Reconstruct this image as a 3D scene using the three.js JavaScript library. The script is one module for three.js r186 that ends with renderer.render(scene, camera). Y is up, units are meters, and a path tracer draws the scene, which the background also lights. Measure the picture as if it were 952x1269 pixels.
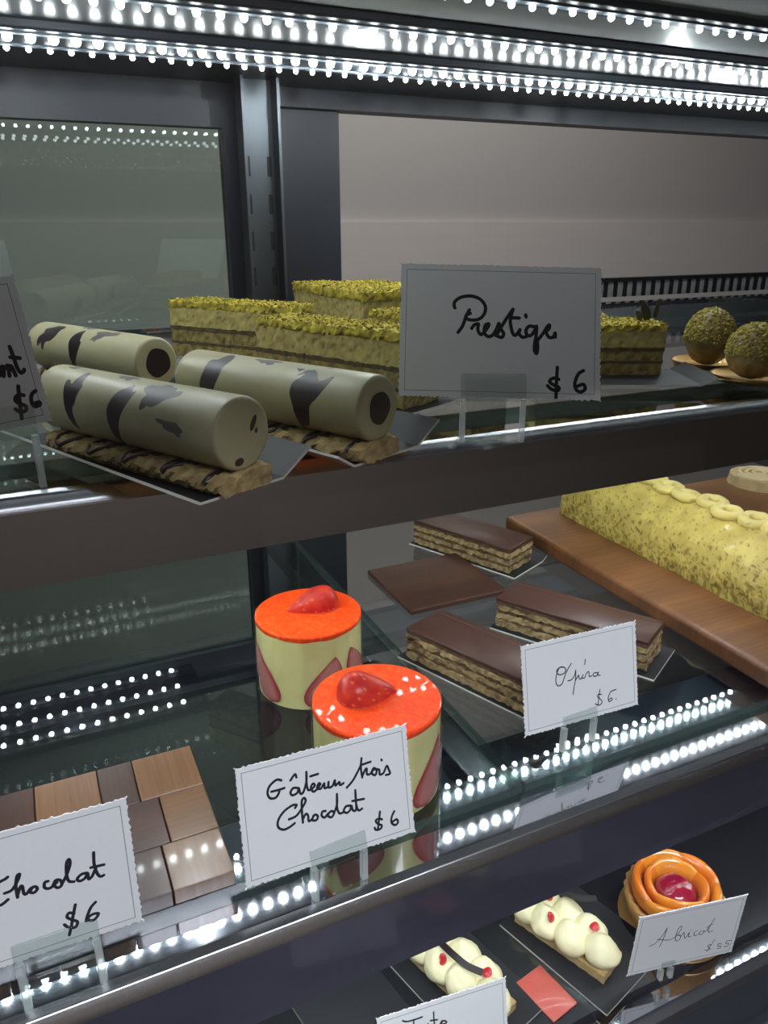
import * as THREE from 'three';
import { RoundedBoxGeometry } from 'three/addons/geometries/RoundedBoxGeometry.js';
import { mergeGeometries, mergeVertices, toCreasedNormals } from 'three/addons/utils/BufferGeometryUtils.js';
import { ImprovedNoise } from 'three/addons/math/ImprovedNoise.js';
import { RectAreaLightUniformsLib } from 'three/addons/lights/RectAreaLightUniformsLib.js';

// ---------------------------------------------------------------- camera, lights, exposure
const EYE = 1.30;                                   // eye height; heights below are given from it with Y()
const Y = (y) => EYE + y;
const scene = new THREE.Scene();
scene.background = new THREE.Color(0x000000);
const camera = new THREE.PerspectiveCamera(2 * Math.atan(634.5 / 953) * 180 / Math.PI, 952 / 1269, 0.02, 30);
camera.position.set(0, EYE, 0);
camera.rotation.order = 'YXZ';
camera.rotation.y = -25.104 * Math.PI / 180;
camera.rotation.x = -20.668 * Math.PI / 180;
scene.add(camera);

const renderer = new THREE.WebGLRenderer({ antialias: true });
renderer.toneMapping = THREE.LinearToneMapping;
renderer.toneMappingExposure = 1.0;
renderer.shadowMap.enabled = true;
RectAreaLightUniformsLib.init();

const LED_GLOW = 40, LED_LAMP = 0.026;              // glow of a diode; lamp set in a few of the diodes
const LED_COLOR = new THREE.Color(0.93, 0.98, 1.0);
function panelLight(x, y, z, w, d, power, color) {  // soft ceiling panel shining down
  const l = new THREE.RectAreaLight(color, power, w, d);
  l.position.set(x, y, z); l.rotation.x = -Math.PI / 2; scene.add(l);
  return l;
}
panelLight(0.15, 2.655, 1.0, 1.2, 0.6, 22.0, 0xf6f4ff);       // shop ceiling, in front of the counter
panelLight(0.9, 2.655, -1.75, 1.6, 0.3, 19.0, 0xfff8f2);       // room behind the counter

// ---------------------------------------------------------------- helpers
let seed = 7;
const rnd = () => { seed |= 0; seed = seed + 0x6D2B79F5 | 0; let t = Math.imul(seed ^ seed >>> 15, 1 | seed); t = t + Math.imul(t ^ t >>> 7, 61 | t) ^ t; return ((t ^ t >>> 14) >>> 0) / 4294967296; };
const rr = (a, b) => a + (b - a) * rnd();
const clamp = (v, a = 0, b = 1) => Math.min(b, Math.max(a, v));
const perlin = new ImprovedNoise();
const noise = (x, y, z) => perlin.noise(x + 31.4, y + 17.7, z + 53.1);
const fbm = (x, y, z, o = 4) => { let s = 0, a = 0.5; for (let i = 0; i < o; i++) { s += a * noise(x, y, z); x *= 2.03; y *= 2.03; z *= 2.03; a *= 0.5; } return s; };
const taken = {};
const numbered = (n) => { if (!(n in taken)) { taken[n] = 0; return n; } return `${n}_${String(++taken[n]).padStart(3, '0')}`; };
const lin = (hex) => new THREE.Color(hex);
const std = (color, roughness = 0.6, more = {}) => new THREE.MeshStandardMaterial({ color, roughness, ...more });
const phys = (color, roughness = 0.6, more = {}) => new THREE.MeshPhysicalMaterial({ color, roughness, ...more });

function thing(name, label, category, [x, y, z] = [0, 0, 0], turn = 0, group, kind) {
  const o = new THREE.Group(); o.name = numbered(name); scene.add(o);
  o.position.set(x, y, z); o.rotation.y = turn;
  tag(o, label, category, group, kind);
  return o;
}
function tag(o, label, category, group, kind) {
  o.userData.label = label; o.userData.category = category;
  if (group) o.userData.group = group;
  if (kind) o.userData.kind = kind;
  return o;
}
function part(name, geometry, material, parent, label) {
  const m = new THREE.Mesh(geometry, material); m.name = name; m.castShadow = m.receiveShadow = true;
  if (label) m.userData.label = label;
  parent.add(m);
  return m;
}
function solo(name, geometry, material, label, category, [x, y, z] = [0, 0, 0], group, kind) {
  const m = new THREE.Mesh(geometry, material); m.name = numbered(name); m.castShadow = m.receiveShadow = true;
  m.position.set(x, y, z); scene.add(m);
  return tag(m, label, category, group, kind);
}
const box = (w, h, d, x = 0, y = 0, z = 0) => new THREE.BoxGeometry(w, h, d).translate(x, y, z);
const rbox = (w, h, d, r, x = 0, y = 0, z = 0, seg = 2) => new RoundedBoxGeometry(w, h, d, seg, r).translate(x, y, z);
const span = (x0, x1, y0, y1, z0, z1) => box(x1 - x0, y1 - y0, z1 - z0, (x0 + x1) / 2, (y0 + y1) / 2, (z0 + z1) / 2);
const merge = (list) => mergeGeometries(list.map((g) => (g.index ? g.toNonIndexed() : g)));
// moves welded vertices by a function of their place; colours them if asked
function shape(g, move, colour, crease = 0.8) {
  let w = g.clone(); for (const k of Object.keys(w.attributes)) if (k !== 'position') w.deleteAttribute(k);
  w = mergeVertices(w, 1e-5);
  const p = w.attributes.position, v = new THREE.Vector3(), c = new THREE.Color(), cols = [];
  const before = new THREE.Vector3();
  for (let i = 0; i < p.count; i++) {
    v.fromBufferAttribute(p, i); before.copy(v);
    if (move) move(v);
    p.setXYZ(i, v.x, v.y, v.z);
    if (colour) { colour(c, before, v); cols.push(c.r, c.g, c.b); }
  }
  if (colour) w.setAttribute('color', new THREE.Float32BufferAttribute(cols, 3));
  w.computeVertexNormals();
  return crease > 3 ? w : toCreasedNormals(w, crease);
}
const gridBox = (w, h, d, cell) => new THREE.BoxGeometry(w, h, d, Math.max(1, Math.round(w / cell)), Math.max(1, Math.round(h / cell)), Math.max(1, Math.round(d / cell)));
const wob = (amp, f, off = 0) => (v) => {
  const x = v.x * f, y = v.y * f, z = v.z * f;
  v.x += amp * fbm(x + off, y, z, 3); v.y += amp * fbm(x, y + 40 + off, z, 3); v.z += amp * fbm(x, y, z + 80 + off, 3);
};
function dataTexture(n, m, fn, srgb = true) {
  const d = new Uint8Array(n * m * 4);
  for (let j = 0; j < m; j++) for (let i = 0; i < n; i++) {
    const [r, g, b] = fn(i / n, j / m), k = (j * n + i) * 4;
    d[k] = clamp(r) * 255; d[k + 1] = clamp(g) * 255; d[k + 2] = clamp(b) * 255; d[k + 3] = 255;
  }
  const t = new THREE.DataTexture(d, n, m); t.magFilter = t.minFilter = THREE.LinearFilter; t.wrapS = t.wrapT = THREE.RepeatWrapping;
  if (srgb) t.colorSpace = THREE.SRGBColorSpace; t.needsUpdate = true;
  return t;
}
const canvasTexture = (n, m, draw) => {
  const c = document.createElement('canvas'); c.width = n; c.height = m; draw(c.getContext('2d'), n, m);
  const t = new THREE.CanvasTexture(c); t.colorSpace = THREE.SRGBColorSpace; t.magFilter = THREE.LinearFilter; return t;
};
const mixc = (a, b, t) => [a[0] + (b[0] - a[0]) * t, a[1] + (b[1] - a[1]) * t, a[2] + (b[2] - a[2]) * t];
const rgb = (h) => [(h >> 16 & 255) / 255, (h >> 8 & 255) / 255, (h & 255) / 255];
// sweeps a closed profile of [z, y] points along x from x0 to x1
function sweepX(profile, x0, x1, crease = 0.6) {
  const pos = [], idx = [], n = profile.length;
  for (const x of [x0, x1]) for (const [z, y] of profile) pos.push(x, y, z);
  for (let i = 0; i < n; i++) { const j = (i + 1) % n; idx.push(i, j, n + i, j, n + j, n + i); }
  const tris = THREE.ShapeUtils.triangulateShape(profile.map(([z, y]) => new THREE.Vector2(z, y)), []);
  for (const [a, b, c] of tris) { idx.push(a, c, b); idx.push(n + a, n + b, n + c); }
  const g = new THREE.BufferGeometry(); g.setAttribute('position', new THREE.Float32BufferAttribute(pos, 3)); g.setIndex(idx);
  return toCreasedNormals(g, crease);
}

// ---------------------------------------------------------------- materials of the place
const M = {
  steel: std(0xbfc1c6, 0.05, { metalness: 1 }),
  edge: std(0xc6c8cc, 0.2, { metalness: 1 }),
  darkSteel: std(0x1c2026, 0.25, { metalness: 0.6 }),
  alu: std(0xaab0b8, 0.32, { metalness: 1 }),
  navy: phys(0x0c1422, 0.5, { clearcoat: 0.15, clearcoatRoughness: 0.3 }),
  canopy: phys(0x26303c, 0.45, { clearcoat: 0.25, clearcoatRoughness: 0.15 }),
  pcb: std(0x5d6670, 0.7),
  glass: phys(0xf7fbfa, 0.0, { transmission: 1, thickness: 0, ior: 1.5 }),
  glassClear: phys(0xf7fbfa, 0.0, { transmission: 1, thickness: 0, ior: 1.5, specularIntensity: 0 }),
  glassEdge: phys(0x8fa8a0, 0.1, { transmission: 0.85, thickness: 0, ior: 1.5 }),
  smoke: phys(0xd8e4e0, 0.0, { transmission: 1, thickness: 0, ior: 1.6 }),
  acrylic: phys(0xf6f9f8, 0.0, { transmission: 1, thickness: 0, ior: 1.49 }),
  bar: std(0x1f2833, 0.55),
  clip: phys(0xf2f6f6, 0.35, { transmission: 0.75, thickness: 0, ior: 1.49 }),
  dim: std(0x000000, 0.5, { emissive: LED_COLOR, emissiveIntensity: 6 }),
  rubber: std(0x0d0f12, 0.7),
  deck: phys(0x17191c, 0.25, { clearcoat: 0.8, clearcoatRoughness: 0.06 }),
  glow: std(0x000000, 0.5, { emissive: LED_COLOR, emissiveIntensity: LED_GLOW }),
};
const SX0 = -0.45, SX1 = 1.30;                       // ends of the case

// ---------------------------------------------------------------- room
{
  const st = (n, g, m, label) => { const o = solo(n, g, m, label, n.split('_')[0], [0, 0, 0], null, 'structure'); return o; };
  const tileTone = dataTexture(256, 256, (u, v) => { const n = fbm(u * 8, v * 8, 2, 5) * 0.12 + fbm(u * 60, v * 60, 5, 2) * 0.06; return [0.46 + n, 0.46 + n, 0.52 + n]; });
  const floor = st('floor', span(-2.6, 3.6, -0.1, 0, -2.4, 2.0), std(0xb8b6ba, 0.4, { map: tileTone }), 'dark grey shop floor in front of the counter');
  st('ceiling', span(-2.6, 3.6, 2.7, 2.8, -2.4, 2.0), std(0xbdb8b0, 0.9), 'plain pale ceiling above the counter');
  const plaster = (hex) => std(hex, 0.92, { bumpMap: dataTexture(256, 256, (u, v) => { const n = 0.5 + fbm(u * 20, v * 20, 1, 4) * 0.6; return [n, n, n]; }, false), bumpScale: 0.001 });
  const back = st('wall_back', span(-2.6, 3.6, 0, 2.7, -2.4, -2.3), plaster(0xa6a3a1), 'warm grey wall of the room behind the pastry case');
  part('rail', span(-2.6, 3.6, Y(-0.02) - 0.9, Y(0.0), -2.3, -2.28), plaster(0xb8b3af), back, 'paler lower half of the wall');
  st('wall_left', span(-2.7, -2.6, 0, 2.7, -2.4, 2.0), plaster(0x8f8a84), 'grey wall at the end of the counter');
  st('wall_right', span(3.6, 3.7, 0, 2.7, -2.4, 2.0), plaster(0x8f8a84), 'grey wall beyond the far end of the counter');
  st('wall_front', span(-2.6, 3.6, 0, 2.7, 2.0, 2.1), plaster(0x675b50), 'brown wall on the customers side of the shop');
  for (const [x, z, w, d, lab, c] of [[0.15, 1.0, 1.2, 0.6, 'square white ceiling panel light over the customers side', 0xf6f4ff], [0.9, -1.75, 1.6, 0.3, 'long white ceiling panel light behind the pastry case', 0xfff8f2]]) {
    const p = thing('ceiling_light', lab, 'ceiling light', [x, 2.7, z]);
    part('frame', merge([span(-w / 2 - 0.02, w / 2 + 0.02, -0.035, 0, -d / 2 - 0.02, -d / 2), span(-w / 2 - 0.02, w / 2 + 0.02, -0.035, 0, d / 2, d / 2 + 0.02), span(-w / 2 - 0.02, -w / 2, -0.035, 0, -d / 2, d / 2), span(w / 2, w / 2 + 0.02, -0.035, 0, -d / 2, d / 2)]), std(0xe8e8e8, 0.5), p);
    part('diffuser', span(-w / 2, w / 2, -0.03, -0.01, -d / 2, d / 2), std(0xffffff, 0.6, { emissive: c, emissiveIntensity: 0.9 }), p);
  }
}

// ---------------------------------------------------------------- the pastry case
const ZB = -0.70;                                    // plane of the uprights
{
  const c = thing('pastry_display_case', 'glass fronted pastry display case with dark frame and lit canopy', 'display case', [0, 0, 0]);
  part('base_cabinet', span(SX0, SX1, 0.0, Y(-0.50), -0.80, -0.12), phys(0x22262b, 0.4, { clearcoat: 0.3 }), c);
  part('canopy', span(SX0 - 0.03, SX1 + 0.03, Y(0.112), Y(0.16), -0.80, -0.10), M.canopy, c, 'blue grey canopy over the top shelf');
  part('canopy_lining', span(SX0 + 0.01, SX1 - 0.01, Y(0.1105), Y(0.112), -0.455, -0.11), std(0x626a6e, 0.6), c, 'pale grey lining of the canopy');
  part('header', span(SX0, SX1, Y(0.0965), Y(0.112), -0.76, -0.735), M.navy, c, 'dark navy header rail above the sliding doors');
  part('door_track', merge([span(SX0, SX1, Y(-0.13), Y(-0.0875), -0.724, -0.712)]), M.alu, c);
  part('track_lip', sweepX([[-0.712, Y(-0.092)], [-0.704, Y(-0.092)], [-0.702, Y(-0.089)], [-0.702, Y(-0.0865)], [-0.712, Y(-0.0855)]], SX0, SX1), M.steel, c, 'bright polished edge of the door track');
  part('back_panel', span(SX0, SX1, Y(-0.50), Y(-0.455), -0.80, -0.70), M.navy, c);
  part('end_panel', span(SX0 - 0.03, SX0, 0, Y(0.112), -0.80, -0.16), M.navy, c);
  part('end_panel', span(SX1, SX1 + 0.03, 0, Y(0.112), -0.80, -0.16), M.navy, c);
  part('front_glass', new THREE.PlaneGeometry(SX1 - SX0, 0.66).translate((SX0 + SX1) / 2, Y(-0.218), -0.135), M.glass, c, 'clear front pane');
  for (const px of [0.2115]) {
    const w = 0.0165;
    const up = part('upright_post', merge([span(px - w, px + w, Y(-0.50), Y(0.112), ZB - 0.012, ZB - 0.008), span(px - w, px - w + 0.0025, Y(-0.50), Y(0.112), ZB - 0.008, ZB + 0.008), span(px + w - 0.0025, px + w, Y(-0.50), Y(0.112), ZB - 0.008, ZB + 0.008)]), std(0x565b60, 0.45, { metalness: 1 }), c, 'slotted steel upright');
    const slot = box(0.0035, 0.016, 0.001);
    for (let k = 0; k < 8; k++) for (const s of [-1, 1]) { const m = part('slot', slot, M.rubber, up); m.position.set(px + s * 0.0095, Y(0.045 - k * 0.0305), ZB - 0.0077); }
  }
  // ribbed rail of the open right hand door
  const rail = part('ribbed_rail', span(0.292, SX1, Y(-0.0835), Y(-0.066), -0.746, -0.740), std(0x6f6c6a, 0.6), c, 'dark ribbed rail');
  part('rail_edge', span(0.292, SX1, Y(-0.066), Y(-0.0615), -0.746, -0.737), M.darkSteel, rail);
  const rib = box(0.0035, 0.0170, 0.004);
  for (let x = 0.30; x < 1.25; x += 0.0145) { const m = part('rib', rib, M.darkSteel, rail); m.position.set(x, Y(-0.0747), -0.7385); }
}
// sliding doors at the back
function slidingDoor(x0, x1, z, stileL, stileR, topRail, pane, label) {
  const d = thing('sliding_door', label, 'sliding door', [0, 0, 0]);
  const y0 = Y(-0.45), y1 = Y(0.0965);
  if (stileL) part('stile', span(x0, x0 + stileL, y0, y1, z - 0.008, z + 0.008), M.navy, d);
  if (stileR) part('stile', span(x1 - stileR, x1, y0, y1, z - 0.008, z + 0.008), M.navy, d);
  if (topRail) part('rail', span(x0 + stileL, x1 - stileR, y1 - topRail, y1, z - 0.008, z + 0.008), M.navy, d);
  if (pane) part('rail', span(x0 + stileL, x1 - stileR, y0, y0 + 0.02, z - 0.008, z + 0.008), M.navy, d);
  if (pane) part('pane', span(x0 + stileL, x1 - stileR, y0 + 0.02, y1 - topRail, z - 0.002, z + 0.002), pane, d, 'glass pane');
}
slidingDoor(SX0, 0.2065, -0.735, 0.03, 0.020, 0.0205, M.smoke, 'tinted glass sliding door with dark frame behind the log cakes');
slidingDoor(0.228, 0.303, -0.755, 0.075, 0, 0, null, 'dark framed sliding door slid aside, with a wide stile beside the post');

// ---------------------------------------------------------------- shelves
function shelf(h, zFront, zGlass, zBack, label, deck) {
  const s = thing('glass_shelf', label, 'shelf', [0, Y(h), 0]);
  const r = 0.008, th = 0.0015, arc = (q, back) => { const o = []; for (let k = 0; k <= 12; k++) { const t = (back ? 12 - k : k) / 12 * 1.45; o.push([zFront - r + q * Math.sin(t), -r + q * Math.cos(t)]); } return o; };
  const zl = zFront - r + r * Math.sin(1.45), yl = -r + r * Math.cos(1.45);
  // folded sheet steel: flat strip, rounded edge, lip leaning out with a small hem
  part('front_trim', span(SX0, SX1, -th, 0, zGlass - 0.02, zFront - r), M.steel, s, 'polished steel strip along the shelf front');
  part('rounded_edge', sweepX([...arc(r), ...arc(r - th, true)], SX0, SX1, 0.5), M.edge, s, 'rounded steel edge');
  part('front_lip', sweepX([[zl, yl], [zFront + 0.005, -0.0395], [zFront - 0.003, -0.0395], [zFront - 0.003, -0.0385], [zFront + 0.0028, -0.0385], [zl - th, yl - 0.0002]], SX0, SX1, 0.3), M.steel, s, 'polished steel lip');
  const jx = 0.2045;
  const zg = (zGlass + zBack) / 2, dg = zGlass - zBack;
  for (const [x0, x1] of [[SX0, jx - 0.001], [jx + 0.001, 0.86], [0.862, SX1]]) part('glass_panel', box(x1 - x0, 0.005, dg, (x0 + x1) / 2, 0.0025, zg), deck || [M.glassEdge, M.glassEdge, M.glass, M.glassClear, M.glassEdge, M.glassEdge], s, 'glass panel');
  if (!deck) for (const bx of [-0.40, jx - 0.010, 0.861, 1.26]) part('bracket', rbox(0.020, 0.016, dg - 0.02, 0.002, bx, -0.0085, zg - 0.004), std(0x6c7074, 0.25, { metalness: 1 }), s, 'steel bracket arm');
  return s;
}
shelf(-0.11, -0.345, -0.381, -0.70, 'top glass shelf with polished steel edge carrying log cakes and pistachio slices');
shelf(-0.28, -0.236, -0.264, -0.70, 'middle glass shelf with polished steel edge carrying strawberry cakes and layered chocolate bars');
shelf(-0.46, -0.228, -0.248, -0.70, 'bottom shelf with polished steel edge carrying cream cakes and an apricot tart', M.deck);

// ---------------------------------------------------------------- LED strips
const diodes = new Map(), diode = (r) => { if (!diodes.has(r)) diodes.set(r, new THREE.SphereGeometry(r, 10, 8)); return diodes.get(r); };
function ledBar(label, y, zs, pitch, x0, x1, glow, lamps, lampPower, sizes = [0.0022]) {
  const z0 = Math.min(...zs), z1 = Math.max(...zs), b = thing('led_light_bar', label, 'LED light', [0, Y(y), 0], 0, undefined);
  part('housing', rbox(x1 - x0 + 0.02, 0.008, z1 - z0 + 0.022, 0.002, (x0 + x1) / 2, 0.0065, (z0 + z1) / 2), M.bar, b, 'dark light profile');
  for (const z of zs) {
    part('led_strip', box(x1 - x0 + 0.01, 0.001, 0.006, (x0 + x1) / 2, 0.002, z), M.pcb, b, 'white diode strip');
    for (let x = x0; x <= x1; x += pitch) {
      const m = part('led_diode', diode(sizes[zs.indexOf(z) % sizes.length]), glow, b); m.position.set(x, 0, z); m.castShadow = false;
      if (z === zs[0] && lamps.some((q) => Math.abs(q - x) <= pitch / 2)) {
        const l = new THREE.PointLight(LED_COLOR, lampPower, 6, 2); l.position.set(x, Y(y), z); l.castShadow = true; l.shadow.radius = 0.11; scene.add(l);
      }
    }
  }
}
ledBar('front LED light bar under the canopy, near the customers', 0.1045, [-0.390], 0.013, -0.20, 0.95, M.glow, [], 0, [0.0018]);
ledBar('outermost double LED light bar under the canopy, right behind the front glass', 0.1045, [-0.225, -0.265], 0.013, -0.20, 0.95, M.dim, [], 0);
ledBar('middle LED light bar under the canopy above the top shelf', 0.1045, [-0.475], 0.013, -0.20, 1.05, M.glow, [0.052, 0.452], LED_LAMP);
ledBar('bright double LED light bar under the canopy nearest the sliding doors', 0.1045, [-0.578, -0.615], 0.013, -0.20, 1.15, M.glow, [-0.05, 0.252, 0.602], LED_LAMP * 1.4, [0.0030, 0.0018]);
ledBar('double LED light bar under the front of the top shelf', -0.137, [-0.382, -0.420], 0.0105, -0.20, 0.85, M.glow, [0.048, 0.352], LED_LAMP * 1.2);
ledBar('triple LED light bar under the back of the top shelf', -0.137, [-0.622, -0.650, -0.680], 0.0125, -0.20, 0.10, M.glow, [-0.002], LED_LAMP);
ledBar('double LED light bar under the front of the middle shelf', -0.307, [-0.275, -0.315], 0.0105, -0.20, 0.85, M.glow, [0.103, 0.402], LED_LAMP * 0.8);

const INK = {
  prestige: [[294,238,289,224,295,202,327,180,377,173,424,188,453,224,450,263,426,292,390,301,358,295,354,277,375,265],[370,247,354,280,337,331,313,368],[384,345,398,326,419,321,416,344,422,365,435,376,452,361,470,335,473,319,455,328,451,365,470,386,495,378,513,349,523,323,528,316,534,341,552,366,545,388,524,384,513,370],[513,381,544,326,579,268,600,238],[600,238,587,289,591,332,602,368,617,375,638,346],[586,283,633,284],[638,346,634,367,652,385,674,381],[667,267,669,277],[716,329,687,326,670,348,677,374,699,373,716,347,725,326,724,372,717,416,716,452,727,470,733,444,731,408],[731,401,759,364,780,328,793,317,791,335,777,357,792,382,813,381,823,359,824,381],[846,604,819,598,798,615,819,634,847,646,842,664,810,658,788,639],[838,541,834,623,833,707],[975,555,949,573,931,621,938,656,963,668,985,651,975,627,944,638]],
  gateau: [[199,104,179,96,147,113,134,140,142,165,165,171,180,159,188,141],[151,140,181,141,209,140],[239,115,261,94,267,109],[273,158,249,151,234,167,243,181,264,176,273,161,278,183,292,180,310,138,314,98],[314,98,310,144,314,176,327,179],[330,121,366,120],[327,179,346,168,340,156,328,169,337,191,356,184,372,168,365,162,356,180,373,187,390,169,391,190,406,187,411,168,410,192,428,190,441,169,442,192,461,182,464,196,481,192],[495,216,527,192,557,155,572,134],[578,104,571,145,573,191],[571,134,621,131],[573,187,591,160,599,159,598,183,616,184,633,164,647,178,638,197,623,186,632,171,659,178,661,200,680,198,699,171,708,191,712,210,691,211],[675,135,677,139],[248,238,256,227,235,224,196,240,169,269,166,298,188,316,216,313,240,303],[216,279,251,273,282,244,298,222,293,207,281,217,277,263,277,311],[278,297,293,278,303,288,304,312,318,309,334,293,347,304,339,318,321,313,327,295],[385,291,370,290,365,306,378,318,394,307,413,299,423,312,410,326,393,314,406,300],[422,315,441,276,445,232],[445,232,440,289,448,319,466,321],[505,301,483,298,470,315,484,328,500,320,509,304,514,325,530,322,534,239],[534,239,532,295,540,332,559,330],[515,283,572,289],[652,407,637,399,620,404,631,422,648,434,640,447,617,445,612,434],[645,369,636,409,626,449],[717,388,703,407,698,435,715,452,731,444,725,428,705,433]],
  chocolat: [[394,189,386,194,368,199,339,216,328,251,338,286,359,292,383,279],[376,250,401,245,424,214,433,192,424,197,415,234,414,282],[415,274,428,244,435,244,436,273,444,279,460,262,476,260,481,273,468,283,456,275,464,264],[520,254,509,255,505,274,516,284,531,281,545,260,561,266,562,287,548,293,538,278,548,270],[563,284,584,251,601,211,600,190,590,204,584,251,589,280,605,288],[653,268,634,267,617,281,625,293,643,288,655,272,656,296,669,289],[686,192,682,241,687,281,697,300,709,299],[669,251,715,255],[669,289,688,255],[588,422,572,412,563,427,578,445,595,461,585,481,562,472,550,455],[597,386,584,429,572,472,561,505],[667,402,648,419,632,449,625,470],[628,462,649,450,671,455,656,474,639,473,631,463]],
  opera: [[273,171,249,169,231,185,244,207,275,208,293,192,280,172,249,171,226,212,224,252,240,269,265,260,289,214,311,184,332,162],[304,254,329,253,351,232,361,205],[361,205,357,256,344,300,336,338],[357,262,379,238,382,256,396,261,411,241,403,257,421,261,433,240,451,232,454,259,472,260],[512,250,487,248,483,262,504,268,520,249,515,263,531,269],[431,159,425,186],[536,382,517,375,506,387,530,410,537,429,514,439,489,425],[526,350,516,395,509,435],[644,375,606,379,584,410,590,434,612,428,605,417,588,423],[640,428,642,431]],
  abricot: [[119,280,156,264,193,212,219,147],[219,147,209,235,193,304],[165,231,224,254,264,260,300,241,324,185,323,161,305,171,296,240,304,281,328,283,333,250,310,234,327,239],[337,251,351,221,364,269,377,272,392,233,394,272,412,272],[398,212,402,219],[448,233,430,243,437,274,460,271],[486,244,468,253,477,275,500,272,499,247,517,257,538,209,559,157],[538,209,532,251,545,274,567,266],[513,222,557,205],[589,400,563,393,573,421,588,435,566,444,547,434],[603,354,582,408,567,449],[665,411,642,403,643,426,665,432,661,451,642,447],[737,401,706,393,699,416,721,422,718,447,689,443]],
  left: [[863,377,880,373,887,357,871,358,868,381,889,388,906,361,916,359,910,392],[916,369,929,358,930,372,923,398],[929,375,947,358,950,365,945,401],[951,379,959,362,964,371,969,404],[976,285,979,315,981,347,983,375,991,396,1003,393,1007,386],[968,327,982,330,1003,337],[978,490,964,484,946,491,942,508,955,521,974,536,970,553,949,556,933,541],[967,449,959,493,952,546,946,584],[1029,481,1013,490,1003,510,1003,535,1012,546,1031,541,1030,530,1009,533]],
  tarte: [[157,58,182,69,229,72,276,71],[224,71,219,128,210,180],[282,146,256,146,255,169,281,171,291,148,295,173],[310,116,309,169],[311,138,330,128],[347,65,348,109,354,158,371,171],[326,104,369,111],[397,124,387,140,416,144,426,139,407,127,387,144,390,173,424,174]],
};
// ---------------------------------------------------------------- boards, trays, wood
const vc = (rough = 0.85, more = {}) => phys(0xffffff, rough, { vertexColors: true, ...more });
function woodTexture(a, b, scale, sd) {
  const A = rgb(a), B = rgb(b);
  return dataTexture(512, 512, (u, v) => {
    const warp = fbm(u * 2 + sd, v * 5, sd, 3) * 1.2;
    const g = 0.5 + 0.5 * Math.sin((v * scale + warp) * 6.283), f = fbm(u * 6, v * 160 + sd, sd, 3) * 0.9;
    return mixc(A, B, clamp(0.45 * g + 0.3 + f));
  });
}
// lays uv in metres over a geometry from the plane its faces look at
function metreUV(g, scale = 1, turn = false) {
  const q = g.index ? g.toNonIndexed() : g; q.computeBoundingBox();
  const p = q.attributes.position, n = q.attributes.normal, uv = [];
  for (let i = 0; i < p.count; i++) {
    const ax = Math.abs(n.getX(i)), ay = Math.abs(n.getY(i)), az = Math.abs(n.getZ(i));
    let u, v; if (ay >= ax && ay >= az) { u = p.getX(i); v = p.getZ(i); } else if (ax >= az) { u = p.getY(i); v = p.getZ(i); } else { u = p.getX(i); v = p.getY(i); }
    if (turn) [u, v] = [v, u];
    uv.push(u * scale, v * scale);
  }
  q.setAttribute('uv', new THREE.Float32BufferAttribute(uv, 2));
  return q;
}
const woodOak = std(0xffffff, 0.42, { map: woodTexture(0x83552f, 0x5f3a20, 5, 3.1) });
const woodPale = phys(0xffffff, 0.35, { map: woodTexture(0x7c5534, 0x62401f, 4, 8.3), clearcoat: 0.8, clearcoatRoughness: 0.07 });
const woodDark = phys(0xffffff, 0.35, { map: woodTexture(0x4c2b1c, 0x341c12, 4, 12.9), clearcoat: 0.5, clearcoatRoughness: 0.07 });
const boardBlack = std(0x15171b, 0.55);
const boardEdge = std(0xd9d7cf, 0.7), boardGold = std(0xb08a4c, 0.35, { metalness: 0.75 });
const trayMats = [boardEdge, boardEdge, boardBlack, boardGold, boardEdge, boardEdge];
const plasticTray = phys(0xeef4f2, 0.04, { transmission: 1, thickness: 0, ior: 1.45 });

// cake board: flat floor with two long sides bent up; local +z is the front
function cakeBoard(label, [x, y, z], turn, w, l, flapL, flapR, angle, mats = trayMats, name = 'cake_board', group) {
  const t = thing(name, label, 'cake board', [x, y, z], turn, group);
  part('base', box(w, 0.0012, l, 0, 0.0006, 0), mats, t);
  for (const [s, f] of [[-1, flapL], [1, flapR]]) if (f) {
    const m = part('side_flap', box(f, 0.0012, l), mats, t);
    m.rotation.z = s * angle; m.position.set(s * (w / 2 + f / 2 * Math.cos(angle)), 0.0006 + f / 2 * Math.sin(angle), 0);
  }
  return t;
}

// ---------------------------------------------------------------- log cakes
const mousse = (n, paint) => canvasTexture(1024, 1024, (g, w, h) => {
  g.fillStyle = '#bcb68e'; g.fillRect(0, 0, w, h);
  seed = 100 + n;
  for (let k = 0; k < 260; k++) { const a = rr(0.02, 0.07), d = rnd() < 0.5; g.fillStyle = d ? `rgba(138,132,92,${a})` : `rgba(214,210,184,${a})`; g.beginPath(); g.ellipse(rr(0, w), rr(0, h), rr(10, 90), rr(20, 160), rr(-0.4, 0.4), 0, 7); g.fill(); }
  paint(g, w, h);
});
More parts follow.
